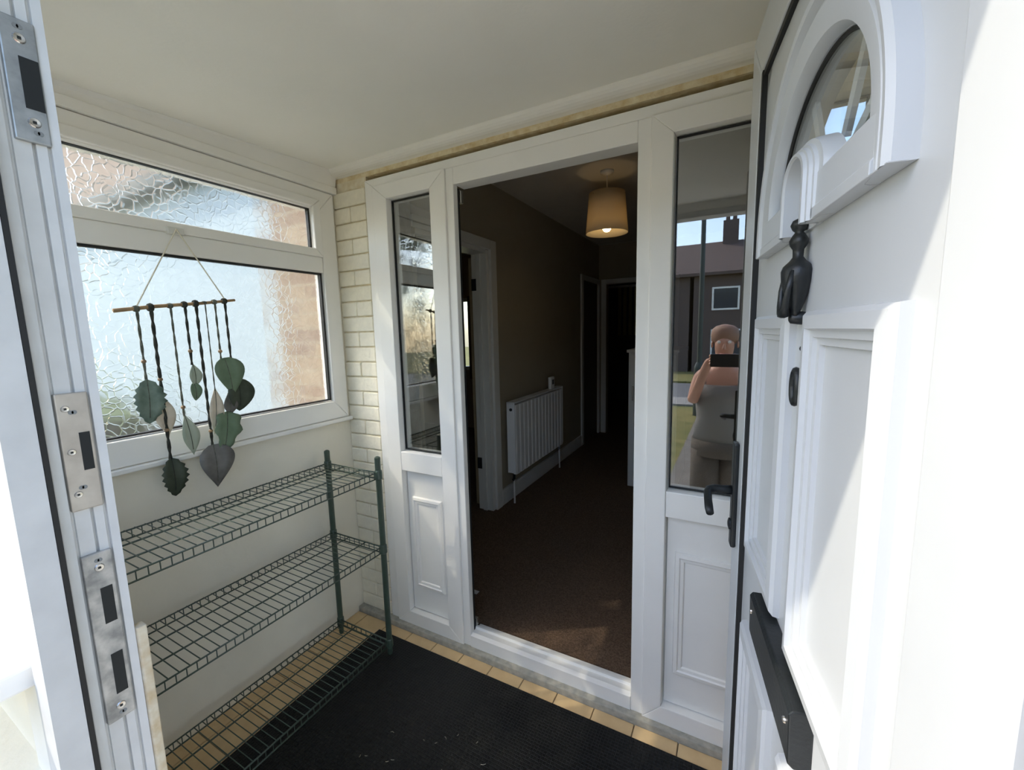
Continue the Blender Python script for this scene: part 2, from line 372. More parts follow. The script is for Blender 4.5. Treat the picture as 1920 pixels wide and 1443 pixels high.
# opening vent above the transom
vent = mitred(w1, 'y', 0.29, 1.354, 1.818, 2.072, 0.044, 0.040, -1.700, -1.755, UPVC, 0.004, names=('vent_stile','vent_rail'), lean=0.005)
for (y0,y1,z0,z1) in ((0.325,1.350,1.150,1.748),(0.330,1.312,1.852,2.034)):
    g = MB()
    for a,b_,c,d in ((y0,y1,z0,z0+.006),(y0,y1,z1-.008,z1),(y0,y0+.006,z0,z1),(y1-.008,y1,z0,z1)): g.box(-1.742,-1.724,a,b_,c,d)
    build(g, 'gasket', GASKET, w1)
    p = B('pane', -1.743, -1.739, y0+.002, y1-.002, z0+.002, z1-.002, FROST, w1); lab(p, 'obscure swirled glass pane')
    p.data.materials.append(CLEAR)
    for f_ in p.data.polygons: f_.material_index = 0 if f_.normal.x > .5 else 1
B('latch', -1.712, -1.690, 0.742, 0.79, 1.812, 1.835, GLOSSW, w1, 0.003)

# ---------------- inner frame: sidelight, doorway, right-hand glazed panel
d1 = empty('door_1', (-0.6, 1.45, 0.026), kind='structure')
XR = 0.40
ZB, ZT = 0.026, 2.147
for nm, q in (('frame_stile', [(-1.515,ZB),(-1.462,ZB),(-1.462,2.112),(-1.515,ZT)]), ('frame_rail', [(-1.515,ZT),(-1.462,2.112),(XR-.05,2.112),(XR,ZT)]),
              ('frame_stile', [(XR,ZB),(XR,ZT),(XR-.05,2.112),(XR-.05,ZB)])):
    build(MB().prism([(x,1.450,z) for x,z in q], (0,0.075,0)), nm, UPVC, d1, 0.003)
B('jamb_post', -1.064, -1.027, 1.448, 1.478, ZB, 2.112, UPVC, d1, 0.003)
B('jamb_post', -0.305, -0.262, 1.448, 1.525, ZB, 2.112, UPVC, d1, 0.003)
build(MB().prism([(x,1.448,z) for x,z in [(-1.027,2.112),(-1.027,2.046),(-.305,2.046),(-.305,2.112)]], (0,.077,0)), 'head_rail', UPVC, d1, 0.003)
# threshold with step and raised bar
build(MB().prism([(-1.027,1.446,ZB),(-1.027,1.446,.080),(-1.027,1.462,.088),(-1.027,1.486,.088),(-1.027,1.490,.098),(-1.027,1.502,.098),(-1.027,1.506,.084),(-1.027,1.53,.084),(-1.027,1.53,ZB)], (.722,0,0)), 'threshold', UPVC, d1, 0.001)
B('gasket', -1.045, -1.0285, 1.478, 1.492, 0.09, 2.04, GASKET, d1)
# screw cover and keeper on the hidden jamb edge
B('hinge_plate', -1.040, -1.022, 1.493, 1.510, 0.10, 0.135, STEEL, d1, 0.002)
B('hinge_plate', -1.040, -1.022, 1.493, 1.510, 1.985, 2.035, STEEL, d1, 0.002)
def sidelight(x0, x1, wl_, wr_, gl, gr):
    # mitred sash
    zb, zt = ZB, 2.112; gb, gt = 0.915, 2.043; pb, pt = 0.100, 0.812
    y0, y1 = 1.440, 1.515; e = .006
    for nm, fr, bk in (
        ('sash_stile', [(x0,zb),(gl-e,pb-e),(gl-e,gt+e),(x0,zt)], [(x0,zb),(gl,pb),(gl,gt),(x0,zt)]),
        ('sash_stile', [(x1,zb),(x1,zt),(gr+e,gt+e),(gr+e,pb-e)], [(x1,zb),(x1,zt),(gr,gt),(gr,pb)]),
        ('sash_rail', [(x0,zt),(gl-e,gt+e),(gr+e,gt+e),(x1,zt)], [(x0,zt),(gl,gt),(gr,gt),(x1,zt)]),
        ('sash_rail', [(x0,zb),(x1,zb),(gr+e,pb-e),(gl-e,pb-e)], [(x0,zb),(x1,zb),(gr,pb),(gl,pb)])):
        build(MB().hexa([(x,y0,z) for x,z in fr], [(x,y1,z) for x,z in bk]), nm, UPVC, d1, 0.0025)
    mz = (gb+pt)/2
    build(MB().hexa([(gl-.005,y0+.001,pt+e),(gr+.005,y0+.001,pt+e),(gr+.005,y0+.001,gb-e),(gl-.005,y0+.001,gb-e)],
                    [(gl-.001,y1,pt),(gr+.001,y1,pt),(gr+.001,y1,gb),(gl-.001,y1,gb)]), 'mid_rail', UPVC, d1, 0.0025)
    g = MB()
    for a,b_,c,d in ((gl,gr,gb,gb+.004),(gl,gr,gt-.004,gt),(gl,gl+.004,gb,gt),(gr-.004,gr,gb,gt)): g.box(a,b_,1.468,1.478,c,d)
    build(g, 'gasket', GASKET, d1)
    p = B('pane', gl+.001, gr-.001, 1.474, 1.478, gb+.001, gt-.001, GLASS, d1); lab(p, 'clear dark reflecting glass pane')
    mb = MB(); P = lambda a, z, h: (a, 1.470-h, z)
    mb.add([P(gl,pb,0),P(gr,pb,0),P(gr,pt,0),P(gl,pt,0)], [(0,1,2,3)])
    mx0, mx1, mz0, mz1 = gl+.026, gr-.026, pb+.125, pt-.125
    panel_moulding(mb, mx0, mx1, mz0, mz1, [(0,.0005),(.004,.010),(.016,.012),(.020,.008),(.030,.007),(.034,.0015),(.05,.0015)], P)
    build(mb, 'panel', UPVC, d1)
sidelight(-1.462, -1.064, .085, .085, -1.377, -1.149)
sidelight(-0.262, XR-.05, .072, .072, -0.190, XR-.05-.075)

# ---------------- front frame of the porch: jamb with the lock keeps, head, right jamb
d2_ = empty('door_2', (-0.72, 0.17, 0.0), kind='structure')
J = -0.72
def jambprof(): 
    return [(-0.790,.135),(-0.742,.135),(-0.742,.128),(-0.705,.128),(-0.705,.156),(-0.711,.158),(-0.711,.163),(-0.7165,.165),(-0.7165,.174),
            (-0.7235,.1745),(-0.7235,.178),(-0.7205,.1785),(-0.7205,.193),(-0.7255,.1935),(-0.7255,.196),(-0.7205,.1965),(-0.7190,.205),(-0.7225,.2055),(-0.7225,.208),(-0.718,.2085),(-0.716,.217),(-0.790,.217)]
build(MB().prism([(x,y,-.02) for x,y in jambprof()], (0,0,2.13)), 'jamb', UPVC_DIRTY, d2_)
B('gasket', -0.7125, -0.7045, .1565, .1615, 0.0, 2.09, GASKET, d2_)
build(MB().prism([(-0.726,.2175,-.02),(-0.712,.2175,-.02),(-0.710,.2195,-.02),(-0.710,.2285,-.02),(-0.726,.2285,-.02)], (0,0,1.088)), 'edge_strip', mat('chipped_cream_wood', (.72,.66,.52), .8, color2=(.55,.42,.25), vscale=50, bump=.5, bscale=60), d2_, 0.002)
B('head', -0.790, 0.20, .128, .217, 2.085, 2.12, UPVC_DIRTY, d2_, 0.003)
B('head_board', -1.728, 0.42, .128, .217, 2.12, 2.185, UPVC, d2_, 0.003)
B('jamb_hinge_side', 0.142, 0.20, .128, .240, -.02, 2.085, UPVC_DIRTY, d2_, 0.003)
B('hinge', 0.128, 0.148, .236, .258, 0.35, 0.45, UPVC, d2_, 0.004)
B('hinge', 0.128, 0.148, .236, .258, 1.72, 1.82, UPVC, d2_, 0.004)
B('doorstep', -0.80, 0.21, .10, .22, -.12, 0.0, STONE, d2_, 0.004)
def keep(name, y0, y1, z0, z1, ma, holes, screws, dots, label):
    r = B(name, J-.003, J+.0045, y0, y1, z0, z1, ma, d2_, 0.0015); lab(r, label)
    for (a,b_,c,d) in holes: B('bolt_hole_shade', J+.0046, J+.0050, a, b_, c, d, HOLE_SHADE, r)  # flat dark patch on the plate, slot shade painted instead of cut
    for (yy,zz,rr) in screws:
        s = build(MB().lathe([(rr*1.25,.0046),(rr,.0058),(rr*.3,.0054)], (J,yy,zz), 'x', 16), 'screw', STEEL, r)
        build(MB().box(J+.0054,J+.0060,yy-rr*.32,yy+rr*.32,zz-rr*.32,zz+rr*.32), 'screw_slot_shade', HOLE_SHADE, r)  # dark square on the head paints the shade of its drive recess
    for (yy,zz) in dots:
        mb = MB()
        for q in range(2): mb.lathe([(.0026,.0046),(.0026,.0050),(.0018,.0050)], (J,yy+q*.003-.0015,zz), 'x', 10)
        build(mb, 'stamped_mark', mat('stamp_grey', (.22,.23,.23), .6), r)
    return r
keep('lock_keep', .180, .209, 1.686, 1.816, GALV, [(.192,.2075,1.722,1.776)], [(.195,1.795,.0045),(.197,1.708,.0045)], [(.195,1.807),(.199,1.697)], 'galvanised keep plate with one slot')
keep('lock_keep', .176, .206, 1.250, 1.398, KEEP, [(.1925,.2025,1.300,1.348)], [(.184,1.379,.0034),(.184,1.325,.0034),(.184,1.271,.0034)], [(.190,1.374),(.189,1.279)], 'beige metal keep plate with one slot and three screws')
keep('lock_keep', .177, .206, .953, 1.190, KEEPW, [(.1895,.2015,1.092,1.142),(.1895,.2015,.990,1.048)], [(.192,1.170,.0042),(.192,.972,.0042)], [(.192,1.180),(.193,.962)], 'scuffed metal keep plate with two slots')
# front window beside the front frame, seen edge-on from outside
w2 = empty('window_2', (-1.25, .15, 1.04), kind='structure')
mitred(w2, 'x', -1.84, -0.790, 1.045, 2.11, 0.075, 0.075, .140, .210, UPVC, 0.004, lean=.006)
p = B('pane', -1.765, -0.865, .172, .176, 1.12, 2.035, GLASS, w2)
B('outer_sill', -1.86, -0.800, -.01, .205, 1.010, 1.042, UPVC, w2, 0.004)
B('glazing_bar', -1.34, -1.28, .145, .205, 1.12, 2.035, UPVC, w2, 0.003)
wf = B('wall_front', -1.84, -0.86, .142, .22, -0.15, 1.010, CREAM, kind='structure')
B('corner_post', -0.86, -0.790, .137, .217, -.02, 1.010, UPVC, wf, 0.003)
B('front_plinth', -1.86, -0.80, .105, .142, -0.20, .86, CREAM, wf)
wfr = B('wall_front_right', 0.20, 0.52, .128, .22, -0.15, 2.185, CREAM, kind='structure')

# ================================================================ FRONT DOOR LEAF (opened inwards)
leaf = empty('front_door', (.124, .277, 0.0), math.atan2(.989, -.146)); leaf['_local'] = True
tag(leaf, 'white panelled front door standing open, with fanlight, knocker and letter plate', 'door')
W = .81; Z0, Z1 = .045, 2.03
PX0, PX1, PZ0, PZ1 = .095, .718, .145, 1.932
# mitred sash
for nm, q in (('sash_stile', [(0,Z0),(PX0,PZ0),(PX0,PZ1),(0,Z1)]), ('sash_rail', [(0,Z1),(PX0,PZ1),(PX1,PZ1),(W,Z1)]),
              ('sash_stile', [(W,Z0),(W,Z1),(PX1,PZ1),(PX1,PZ0)]), ('sash_rail', [(0,Z0),(W,Z0),(PX1,PZ0),(PX0,PZ0)])):
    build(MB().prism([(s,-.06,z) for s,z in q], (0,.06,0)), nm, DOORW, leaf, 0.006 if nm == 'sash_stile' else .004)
mb = MB()
mb.box(PX1-.010,PX1+.001,-.02,-.001,PZ0,PZ1).box(PX0,PX1,-.02,-.003,PZ1-.010,PZ1+.001).box(PX0-.001,PX0+.0025,-.02,-.0085,PZ0,PZ1)
build(mb, 'gasket', GASKET, leaf)
PN = -.010                                              # face of the moulded panel
FC, FB = .392, 1.637                                    # fanlight centre and glass base
GA, GB = .180, .140                                     # glass half-ellipse
NB = 40
# moulded slab with the fanlight hole
mb = MB()
FIELDS = ((.138,.360,1.018,1.476),(.428,.650,1.018,1.476),(.138,.360,.22,.860),(.428,.650,.22,.860))
xs = [PX0,.140,.358,.430,.648,PX1]; zs = [PZ0,.222,.858,1.020,1.474,1.60]
for ix in range(5):
    for iz in range(5):
        fld = ix in (1, 3) and iz in (1, 3)
        mb.box(xs[ix],xs[ix+1],-.05,-.016 if fld else PN,zs[iz],zs[iz+1])
for i in range(NB):
    a0, a1 = PI*i/NB, PI*(i+1)/NB
    def ring(a): return (FC+GA*math.cos(a), FB+GB*math.sin(a))
    def outr(a):
        c, s = math.cos(a), math.sin(a)
        ks = []
        if c > 1e-6: ks.append((PX1-FC)/c)
        if c < -1e-6: ks.append((PX0-FC)/c)
        if s > 1e-6: ks.append((PZ1-FB)/s)
        k = min(ks); return (FC+k*c, FB+k*s)
    A, Bq, Cq, D = ring(a0), ring(a1), outr(a1), outr(a0)
    mb.hexa([(A[0],-.05,A[1]),(D[0],-.05,D[1]),(Cq[0],-.05,Cq[1]),(Bq[0],-.05,Bq[1])], [(A[0],PN,A[1]),(D[0],PN,D[1]),(Cq[0],PN,Cq[1]),(Bq[0],PN,Bq[1])])
for c in ((PX0,PZ1),(PX1,PZ1)):                         # square off the top corners
    sgn = 1 if c[0] == PX1 else -1
    aa = math.atan2(PZ1-FB, (c[0]-FC))
    mb.prism([(c[0],-.05,c[1]),(c[0],-.05,c[1]-.06),(c[0]-sgn*.06,-.05,c[1])], (0,PN+.05,0))
mb.box(PX0,FC-GA,-.05,PN,1.60,FB).box(FC+GA,PX1,-.05,PN,1.60,FB).box(FC-GA,FC+GA,-.05,PN,1.60,FB)
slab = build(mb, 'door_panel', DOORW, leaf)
# fanlight surround: lofted arch + base bar
def ell(a, A_, B_, zc): return (FC+A_*math.cos(a), zc+B_*math.sin(a))
prof = [(0,PN),(.03,.006),(.12,.0105),(.24,.0095),(.33,.002),(.40,.001),(.46,.006),(.55,.006),(.90,.003),(.97,-.002),(1.0,-.012),(1.0,-.02)]
rows = []
for tt, h in prof:
    A_ = .240*(1-tt)+GA*tt; B_ = .243*(1-tt)+GB*tt; zc = 1.60*(1-tt)+FB*tt
    row = [(FC+A_, h, 1.578)] + [(FC+A_*math.cos(PI*i/48), h, zc+B_*math.sin(PI*i/48)) for i in range(49)] + [(FC-A_, h, 1.578)]
    rows.append(row)
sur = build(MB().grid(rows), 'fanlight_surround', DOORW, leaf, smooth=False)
for p_ in sur.data.polygons: p_.use_smooth = True
sur.modifiers.new('es', 'EDGE_SPLIT').split_angle = math.radians(35)
bar = MB()
for xa, xb in ((FC-.208, FC-.040), (FC+.040, FC+.208)):
    bar.prism([(xa,PN,1.5785),(xa,.0085,1.5785),(xa,.0085,1.590),(xa,.0062,1.593),(xa,.0058,1.628),(xa,-.002,FB),(xa,-.02,FB),(xa,-.02,1.60),(xa,PN,1.60)], (xb-xa,0,0))
# closed underside of the arch legs
for sg in (-1, 1):
    xa, xb = (FC-.240, FC-.205) if sg < 0 else (FC+.205, FC+.240)
    bar.box(xa+.0005, xb-.0005, PN, .0088, 1.578, 1.5795)
build(bar, 'fanlight_base', DOORW, leaf, 0.0015)
# hub: ribbed half-round boss over a small arch
hub = MB(); rows = []
hp = [(.084,-.016,.046),(.082,-.002,.045),(.078,.004,.044),(.068,.005,.040),(.066,.0085,.039),(.060,.0085,.037),(.058,.012,.036),(.052,.012,.034),(.050,.0155,.033),(.043,.0155,.030),(.040,.013,.028),(.038,-.006,.026)]
for A_, h, Bh in hp:
    rows.append([(FC+A_*math.cos(PI*i/28), h, 1.632+(Bh+.004)*math.sin(PI*i/28) if 0 < i < 28 else 1.578) for i in range(29)])
hub.grid(rows)
hb = build(hub, 'fanlight_hub', DOORW, leaf, smooth=True); hb.modifiers.new('es', 'EDGE_SPLIT').split_angle = math.radians(30)
build(MB().box(FC-.042,FC+.042,-.02,-.006,1.578,1.662), 'hub_niche', DOORW, leaf)
# fanlight glass with sunburst bars behind it
gp = [(FC+(GA-.001)*math.cos(PI*i/40), -.019, FB+(GB-.001)*math.sin(PI*i/40)) for i in range(41)]
lab(build(MB().prism(gp, (0,.003,0)), 'pane', CLEAR, leaf), 'half-round fanlight glass')
rim = MB(); rim.tube([(FC+(GA-.002)*math.cos(PI*i/40), -.0145, FB+(GB-.002)*math.sin(PI*i/40)) for i in range(41)], .0028, 6)
build(rim, 'gasket', GASKET, leaf)
for a in (28, 62, 118, 152):
    a = math.radians(a); c_, s_ = math.cos(a), math.sin(a)
    p0 = Vector((FC+.076*c_, -.031, FB+.040*s_)); p1 = Vector((FC+GA*c_*.99, -.031, FB+GB*s_*.99)); d_ = (p1-p0).normalized(); nn = Vector((-d_.z,0,d_.x))*.007
    build(MB().hexa([p0-nn,p0+nn,p1+nn,p1-nn], [q+Vector((0,.006,0)) for q in (p0-nn,p0+nn,p1+nn,p1-nn)]), 'sunburst_bar', DOORW, leaf)
# raised panels
PM = [(0,PN),(.0012,-.0015),(.006,.0035),(.021,.0055),(.0235,-.0005),(.031,-.001),(.0325,-.0055),(.040,-.006),(.0415,-.0115),(.056,-.0118)]
P = lambda a, z, h: (a, h, z)
for (a0,a1,z0,z1) in ((.138,.360,1.018,1.476),(.428,.650,1.018,1.476),(.138,.360,.22,.860),(.428,.650,.22,.860)):
    mb = panel_moulding(MB(), a0, a1, z0, z1, PM, P)
    build(mb, 'raised_panel', DOORW, leaf)
# knocker: urn with ball finial and hanging ring striker
kn = MB()
prof = [(.003,.124),(.0085,.121),(.011,.114),(.0085,.107),(.005,.103),(.008,.098),(.0115,.090),(.0105,.083),(.0068,.076),(.0065,.064),(.010,.058),(.017,.050),(.0195,.042),(.0185,.026),(.015,.008),(.0105,-.010),(.007,-.022),(.006,-.030)]
KS, KZ = .396, 1.470
prof = [(r_*1.08, .124-(.124-h)*.80) for r_, h in prof]
k0 = len(kn.v); seg = 18
for r_, h in prof:
    for j in range(seg):
        a = 2*PI*j/seg; kn.v.append((KS+r_*1.15*math.cos(a), PN+.012+r_*.85*math.sin(a), KZ+h))
for i in range(len(prof)-1):
    for j in range(seg): kn.f.append((k0+i*seg+j,k0+i*seg+(j+1)%seg,k0+(i+1)*seg+(j+1)%seg,k0+(i+1)*seg+j))
kn.f.append(tuple(k0+j for j in range(seg))); kn.f.append(tuple(k0+(len(prof)-1)*seg+j for j in range(seg)))
kno = build(kn, 'door_knocker', BLACKM, leaf, smooth=True); lab(kno, 'black urn shaped knocker')
build(MB().tube([(KS-.017,PN+.020,KZ+.058),(KS-.016,PN+.0245,KZ+.034),(KS-.012,PN+.026,KZ+.014),(KS-.005,PN+.025,KZ+.004),(KS+.005,PN+.025,KZ+.004),(KS+.012,PN+.026,KZ+.014),(KS+.016,PN+.0245,KZ+.034),(KS+.017,PN+.020,KZ+.058)], [.004,.0038,.0042,.0065,.0065,.0042,.0038,.004], 8), 'striker', BLACKM, kno, smooth=True)
build(MB().lathe([(.008,PN),(.009,PN+.004),(.007,PN+.016),(.004,PN+.018)], (KS,0,KZ-.002), 'y', 14), 'striker_stud', BLACKM, kno, smooth=True)
# house numeral on the centre stile
nm = MB().tube([(KS+.011*math.cos(2*PI*i/24), PN+.006, 1.377+.022*math.sin(2*PI*i/24)) for i in range(25)], .0048, 8, cap=False)
no = build(nm, 'house_numeral', BLACKM, leaf, smooth=True); lab(no, 'small black rounded numeral')
build(MB().lathe([(.003,PN),(.003,PN+.003),(.001,PN+.004)], (KS,0,1.428), 'y', 10), 'screw', BLACKM, leaf)
# letter plate
lp = build(MB().prism([(.262,PN,.938),(.262,.008,.935),(.262,.0145,.941),(.262,.016,1.006),(.262,.012,1.012),(.262,PN,1.012)], (.240,0,0)), 'letter_plate', BLACKM, leaf, 0.002)
lab(lp, 'black projecting letter plate')
for ss in (.278, .486): build(MB().lathe([(.004,.0155),(.0035,.0175),(.001,.018)], (ss,0,.985), 'y', 12), 'screw', STEEL, lp)
# lever handle on the lock stile
hd = build(MB().box(.756,.786,0,.011,.958,1.202), 'handle_plate', BLACKM, leaf, 0.004); lab(hd, 'black lever handle back plate')
lev = MB().tube([(.771,.009,1.090),(.771,.030,1.090),(.770,.046,1.091),(.764,.058,1.089),(.750,.062,1.086),(.728,.063,1.079),(.704,.063,1.070),(.690,.062,1.064)], [.011,.0095,.0095,.0095,.009,.0085,.009,.008], 10)
build(lev, 'lever', BLACKM, hd, smooth=True)
build(MB().lathe([(.013,.010),(.013,.014),(.006,.016)], (.771,0,1.010), 'y', 16), 'key_cylinder', BLACKM, hd)
build(MB().box(W-.001,W+.003,-.042,-.018,.90,1.28), 'lock_faceplate', STEEL, leaf, 0.001)

# ================================================================ WIRE SHELF RACK
RX0, RX1, RY0, RY1 = -1.672, -1.348, 0.355, 1.262
FOOT = .0095                                             # front feet stand on the mat
rk = empty('wire_shelf_rack', ((RX0+RX1)/2, (RY0+RY1)/2, 0.0))
tag(rk, 'dark green three-tier wire shelf rack standing along the cream wall', 'shelf rack')
for x, y in ((RX0,RY1),(RX1,RY1),(RX0,RY0),(RX1,RY0)):
    po = build(MB().lathe([(.009,0),(.011,.008),(.0105,.03),(.0125,.032),(.0125,.915),(.013,.917),(.012,.926),(.006,.930)], (x,y,FOOT if x == RX1 else 0.0), 'z', 14), 'post', GREENM, rk, smooth=True)
    po.modifiers.new('es', 'EDGE_SPLIT').split_angle = math.radians(40)
    for z in (.072, .525, .865):
        build(MB().lathe([(.0135,-.028),(.0165,-.024),(.0155,.010),(.0135,.014)], (x,y,z), 'z', 14), 'collar', GREENM, po)
for z in (.075, .528, .868):
    sh = MB()
    for x in (RX0+.004, RX1-.004):                       # long edge trusses
        sh.tube([(x,RY0,z),(x,RY1,z)], .0028, 6); sh.tube([(x,RY0,z-.027),(x,RY1,z-.027)], .0028, 6)
        nz = 34
        for i in range(nz):
            y = RY0+.02+(RY1-RY0-.04)*i/(nz-1); sh.tube([(x,y,z),(x,y,z-.027)], .0017, 5)
    for y in (RY0+.004, RY1-.004):
        sh.tube([(RX0,y,z),(RX1,y,z)], .0032, 6); sh.tube([(RX0,y,z-.027),(RX1,y,z-.027)], .0032, 6)
        for i in range(10):
            x = RX0+.02+(RX1-RX0-.04)*i/9; sh.tube([(x,y,z),(x,y,z-.027)], .0017, 5)
    for q in (1, 2):
        x = RX0+(RX1-RX0)*q/3; sh.tube([(x,RY0,z-.004),(x,RY1,z-.004)], .003, 6)
    so = build(sh, 'shelf', GREENM, rk, smooth=True)
    w0 = None; nw = 34
    for i in range(1, nw):
        y = RY0+(RY1-RY0)*i/nw
        if w0 is None:
            w0 = build(MB().tube([(RX0+.004,y,z+.003),(RX1-.004,y,z+.003)], .0016, 6), 'cross_wire', GREENM, so, origin=(0,y,z), smooth=True); base = w0.location.copy(); yb = y
        else: share(w0, 'cross_wire', so, base+Vector((0,y-yb,0)))

# ================================================================ DOOR MAT
mt = build(MB().box(-1.515, -0.02, 0.245, 1.358, 0.0005, 0.009), 'door_mat', RUBBER, bevel=0.003, origin=(-.77,.8,.0005))
tag(mt, 'large black rubber door mat on the tan tiles', 'mat')
for i in range(16):                                      # dry grass bits dropped on the mat
    a = random.uniform(0, PI); L_ = random.uniform(.006, .018)
    x, y = random.choice([(-1.05,.95),(-.85,1.02),(-1.0,.85),(-.7,.98)]); x += random.uniform(-.14,.14); y += random.uniform(-.1,.1)
    o = build(MB().tube([(x,y,.0102),(x+L_/2*math.cos(a),y+L_/2*math.sin(a),.0112),(x+L_*math.cos(a+.3),y+L_*math.sin(a+.3),.0102)], .0008, 4), 'grass_clipping', mat('straw', (.55,.5,.38), .9), origin=(x,y,.0095))
    tag(o, 'tiny pale grass clipping lying on the black mat', 'grass clipping', 'clippings on the mat')

# ================================================================ LEAF WALL HANGING
HX = -1.672
hg = empty('leaf_wall_hanging', (HX, .74, 1.57)); tag(hg, 'macrame wall hanging of leaves on a wooden rod in front of the window', 'wall hanging')
RA, RB = Vector((HX,.566,1.550)), Vector((HX,.922,1.600))
def rodp(y): return RA+(RB-RA)*((y-RA.y)/(RB.y-RA.y))
build(MB().tube([RA,RA.lerp(RB,.3)+Vector((0,0,.002)),RA.lerp(RB,.7)-Vector((0,0,.001)),RB],[.0062,.0058,.0052,.0045],8), 'rod', WOODROD, hg, smooth=True)
hk = Vector((-1.686,.765,1.828))
cm = MB()
for y in (.622, .885): cm.tube([hk, rodp(y)+Vector((.004,0,.006))], .0022, 6)
for y in (.622, .885): cm.lathe([(.007,-.006),(.009,0),(.007,.006)], rodp(y), 'y', 10)
build(cm, 'hanging_cord', CORDW, hg)
VARLEAF = mat('variegated_leaf', (.07,.12,.085), .55, color2=(.30,.36,.28), vscale=22)
LEAFS = {'dark': mat('dark_leaf', (.030,.040,.022), .6, color2=(.055,.07,.045), vscale=30),
         'green': mat('sage_leaf', (.12,.18,.105), .65, color2=(.17,.235,.15), vscale=25),
         'pale': mat('pale_sage_leaf', (.33,.38,.29), .7, color2=(.42,.46,.36), vscale=25),
         'teal': mat('teal_leaf', (.055,.105,.08), .55, color2=(.26,.33,.27), vscale=16),
         'cream': mat('cream_leaf', (.72,.66,.54), .8, color2=(.60,.50,.38), vscale=25),
         'grey': mat('grey_leaf', (.10,.095,.085), .6, color2=(.20,.19,.175), vscale=20)}
def leaf_obj(yc, zt, wd, ht, kind, col, x=0.0, tilt=0.0, parent=None, face=0.0):
    N = 14; outl = []
    for i in range(N+1):
        t = i/N
        if kind == 'heart': wv = math.sin(PI*min(1, t*.98+.02)**.62)*(1-.15*t)
        elif kind == 'round': wv = math.sin(PI*t**.8)**.75
        elif kind == 'slim': wv = math.sin(PI*t)**1.2
        elif kind == 'serrate': wv = math.sin(PI*t**.85)**.7*(1+.12*(1 if i % 2 else -1))
        else: wv = (math.sin(PI*t**.55)**.8)*(1+.15*math.sin(t*18))
        outl.append((t, max(.001, wv)))
    rows = []
    for t, wv in outl:
        row = []
        for q in (-1,-.5,0,.5,1):
            yy = q*wv*wd/2; zz = -t*ht; xx = abs(q)*wv*wd*.13 + .010*math.sin(t*PI)
            ca, sa = math.cos(tilt), math.sin(tilt)
            y2 = yy*ca - zz*sa; z2 = yy*sa + zz*ca
            cf, sf = math.cos(face), math.sin(face)
            row.append((HX+x+xx*cf+y2*sf*.6, yc+y2*cf-xx*sf, zt+z2))
        rows.append(row)
    lf = build(MB().grid(rows), 'leaf', LEAFS[col], hg, smooth=True, solid=.0012)
    rib = [Vector(r[2])+Vector((.0016,0,0)) for r in rows[:-2]]
    build(MB().tube(rib, .0011, 5), 'midrib', CORDG if col != 'dark' else CORDD, lf, smooth=True)
    return lf
def strand(y, zend, ma, thick, beads=()):
    a = rodp(y); mb = MB(); pts = []
    n = max(4, int((a.z-zend)/.02))
    for h in (0, 1):
        pts = [(a.x+.004+.5*thick*math.cos(i*1.3+h*PI), y+.5*thick*math.sin(i*1.3+h*PI), a.z-(a.z-zend)*i/n) for i in range(n+1)]
        mb.tube(pts, thick*.62, 6)
    st = build(mb, 'strand', ma, hg, smooth=True)
    build(MB().lathe([(thick*2.2,-.007),(thick*2.8,0),(thick*2.2,.007)], (a.x,y,a.z), 'y', 10), 'knot', ma, st)
    for bz in beads: build(MB().lathe([(.003,-.006),(.0068,-.003),(.0068,.003),(.003,.006)], (a.x+.004,y,bz), 'z', 10), 'bead', BEAD, st, smooth=True)
    return st
s = strand(.622, 1.325, CORDG, .0040, (1.392,)); leaf_obj(.622, 1.335, .082, .145, 'serrate', 'teal', .006, parent=s, tilt=-.05)
s = strand(.659, 1.060, CORDD, .0052, (1.330,1.160)); leaf_obj(.660, 1.065, .072, .135, 'serrate', 'dark', .004, parent=s)
leaf_obj(.648, 1.290, .060, .155, 'slim', 'cream', -.006, parent=s, tilt=.12)
s = strand(.713, 1.190, CORDG, .0034, (1.228,)); leaf_obj(.713, 1.205, .052, .150, 'slim', 'pale', .004, parent=s, tilt=.10)
s = strand(.755, 1.370, CORDD, .0042, (1.418,)); leaf_obj(.757, 1.375, .040, .085, 'slim', 'pale', .004, parent=s); leaf_obj(.752, 1.310, .036, .065, 'round', 'green', .007, parent=s)
s = strand(.789, 1.045, CORDD, .0048, (1.128,)); leaf_obj(.789, 1.078, .122, .160, 'heart', 'grey', .008, parent=s)
s = strand(.818, 1.270, CORDG, .0022); leaf_obj(.822, 1.285, .050, .175, 'slim', 'cream', -.004, parent=s, tilt=-.1)
s = strand(.850, 1.385, CORDG, .0034, (1.412,)); leaf_obj(.858, 1.388, .108, .145, 'heart', 'green', .010, parent=s, tilt=.12)
leaf_obj(.850, 1.190, .092, .160, 'maple', 'green', .006, parent=s, tilt=-.18)
s = strand(.884, 1.300, CORDD, .0042); leaf_obj(.903, 1.310, .098, .128, 'round', 'dark', .000, parent=s, tilt=-.05)
leaf_obj(.862, 1.255, .050, .085, 'slim', 'grey', -.002, parent=s)

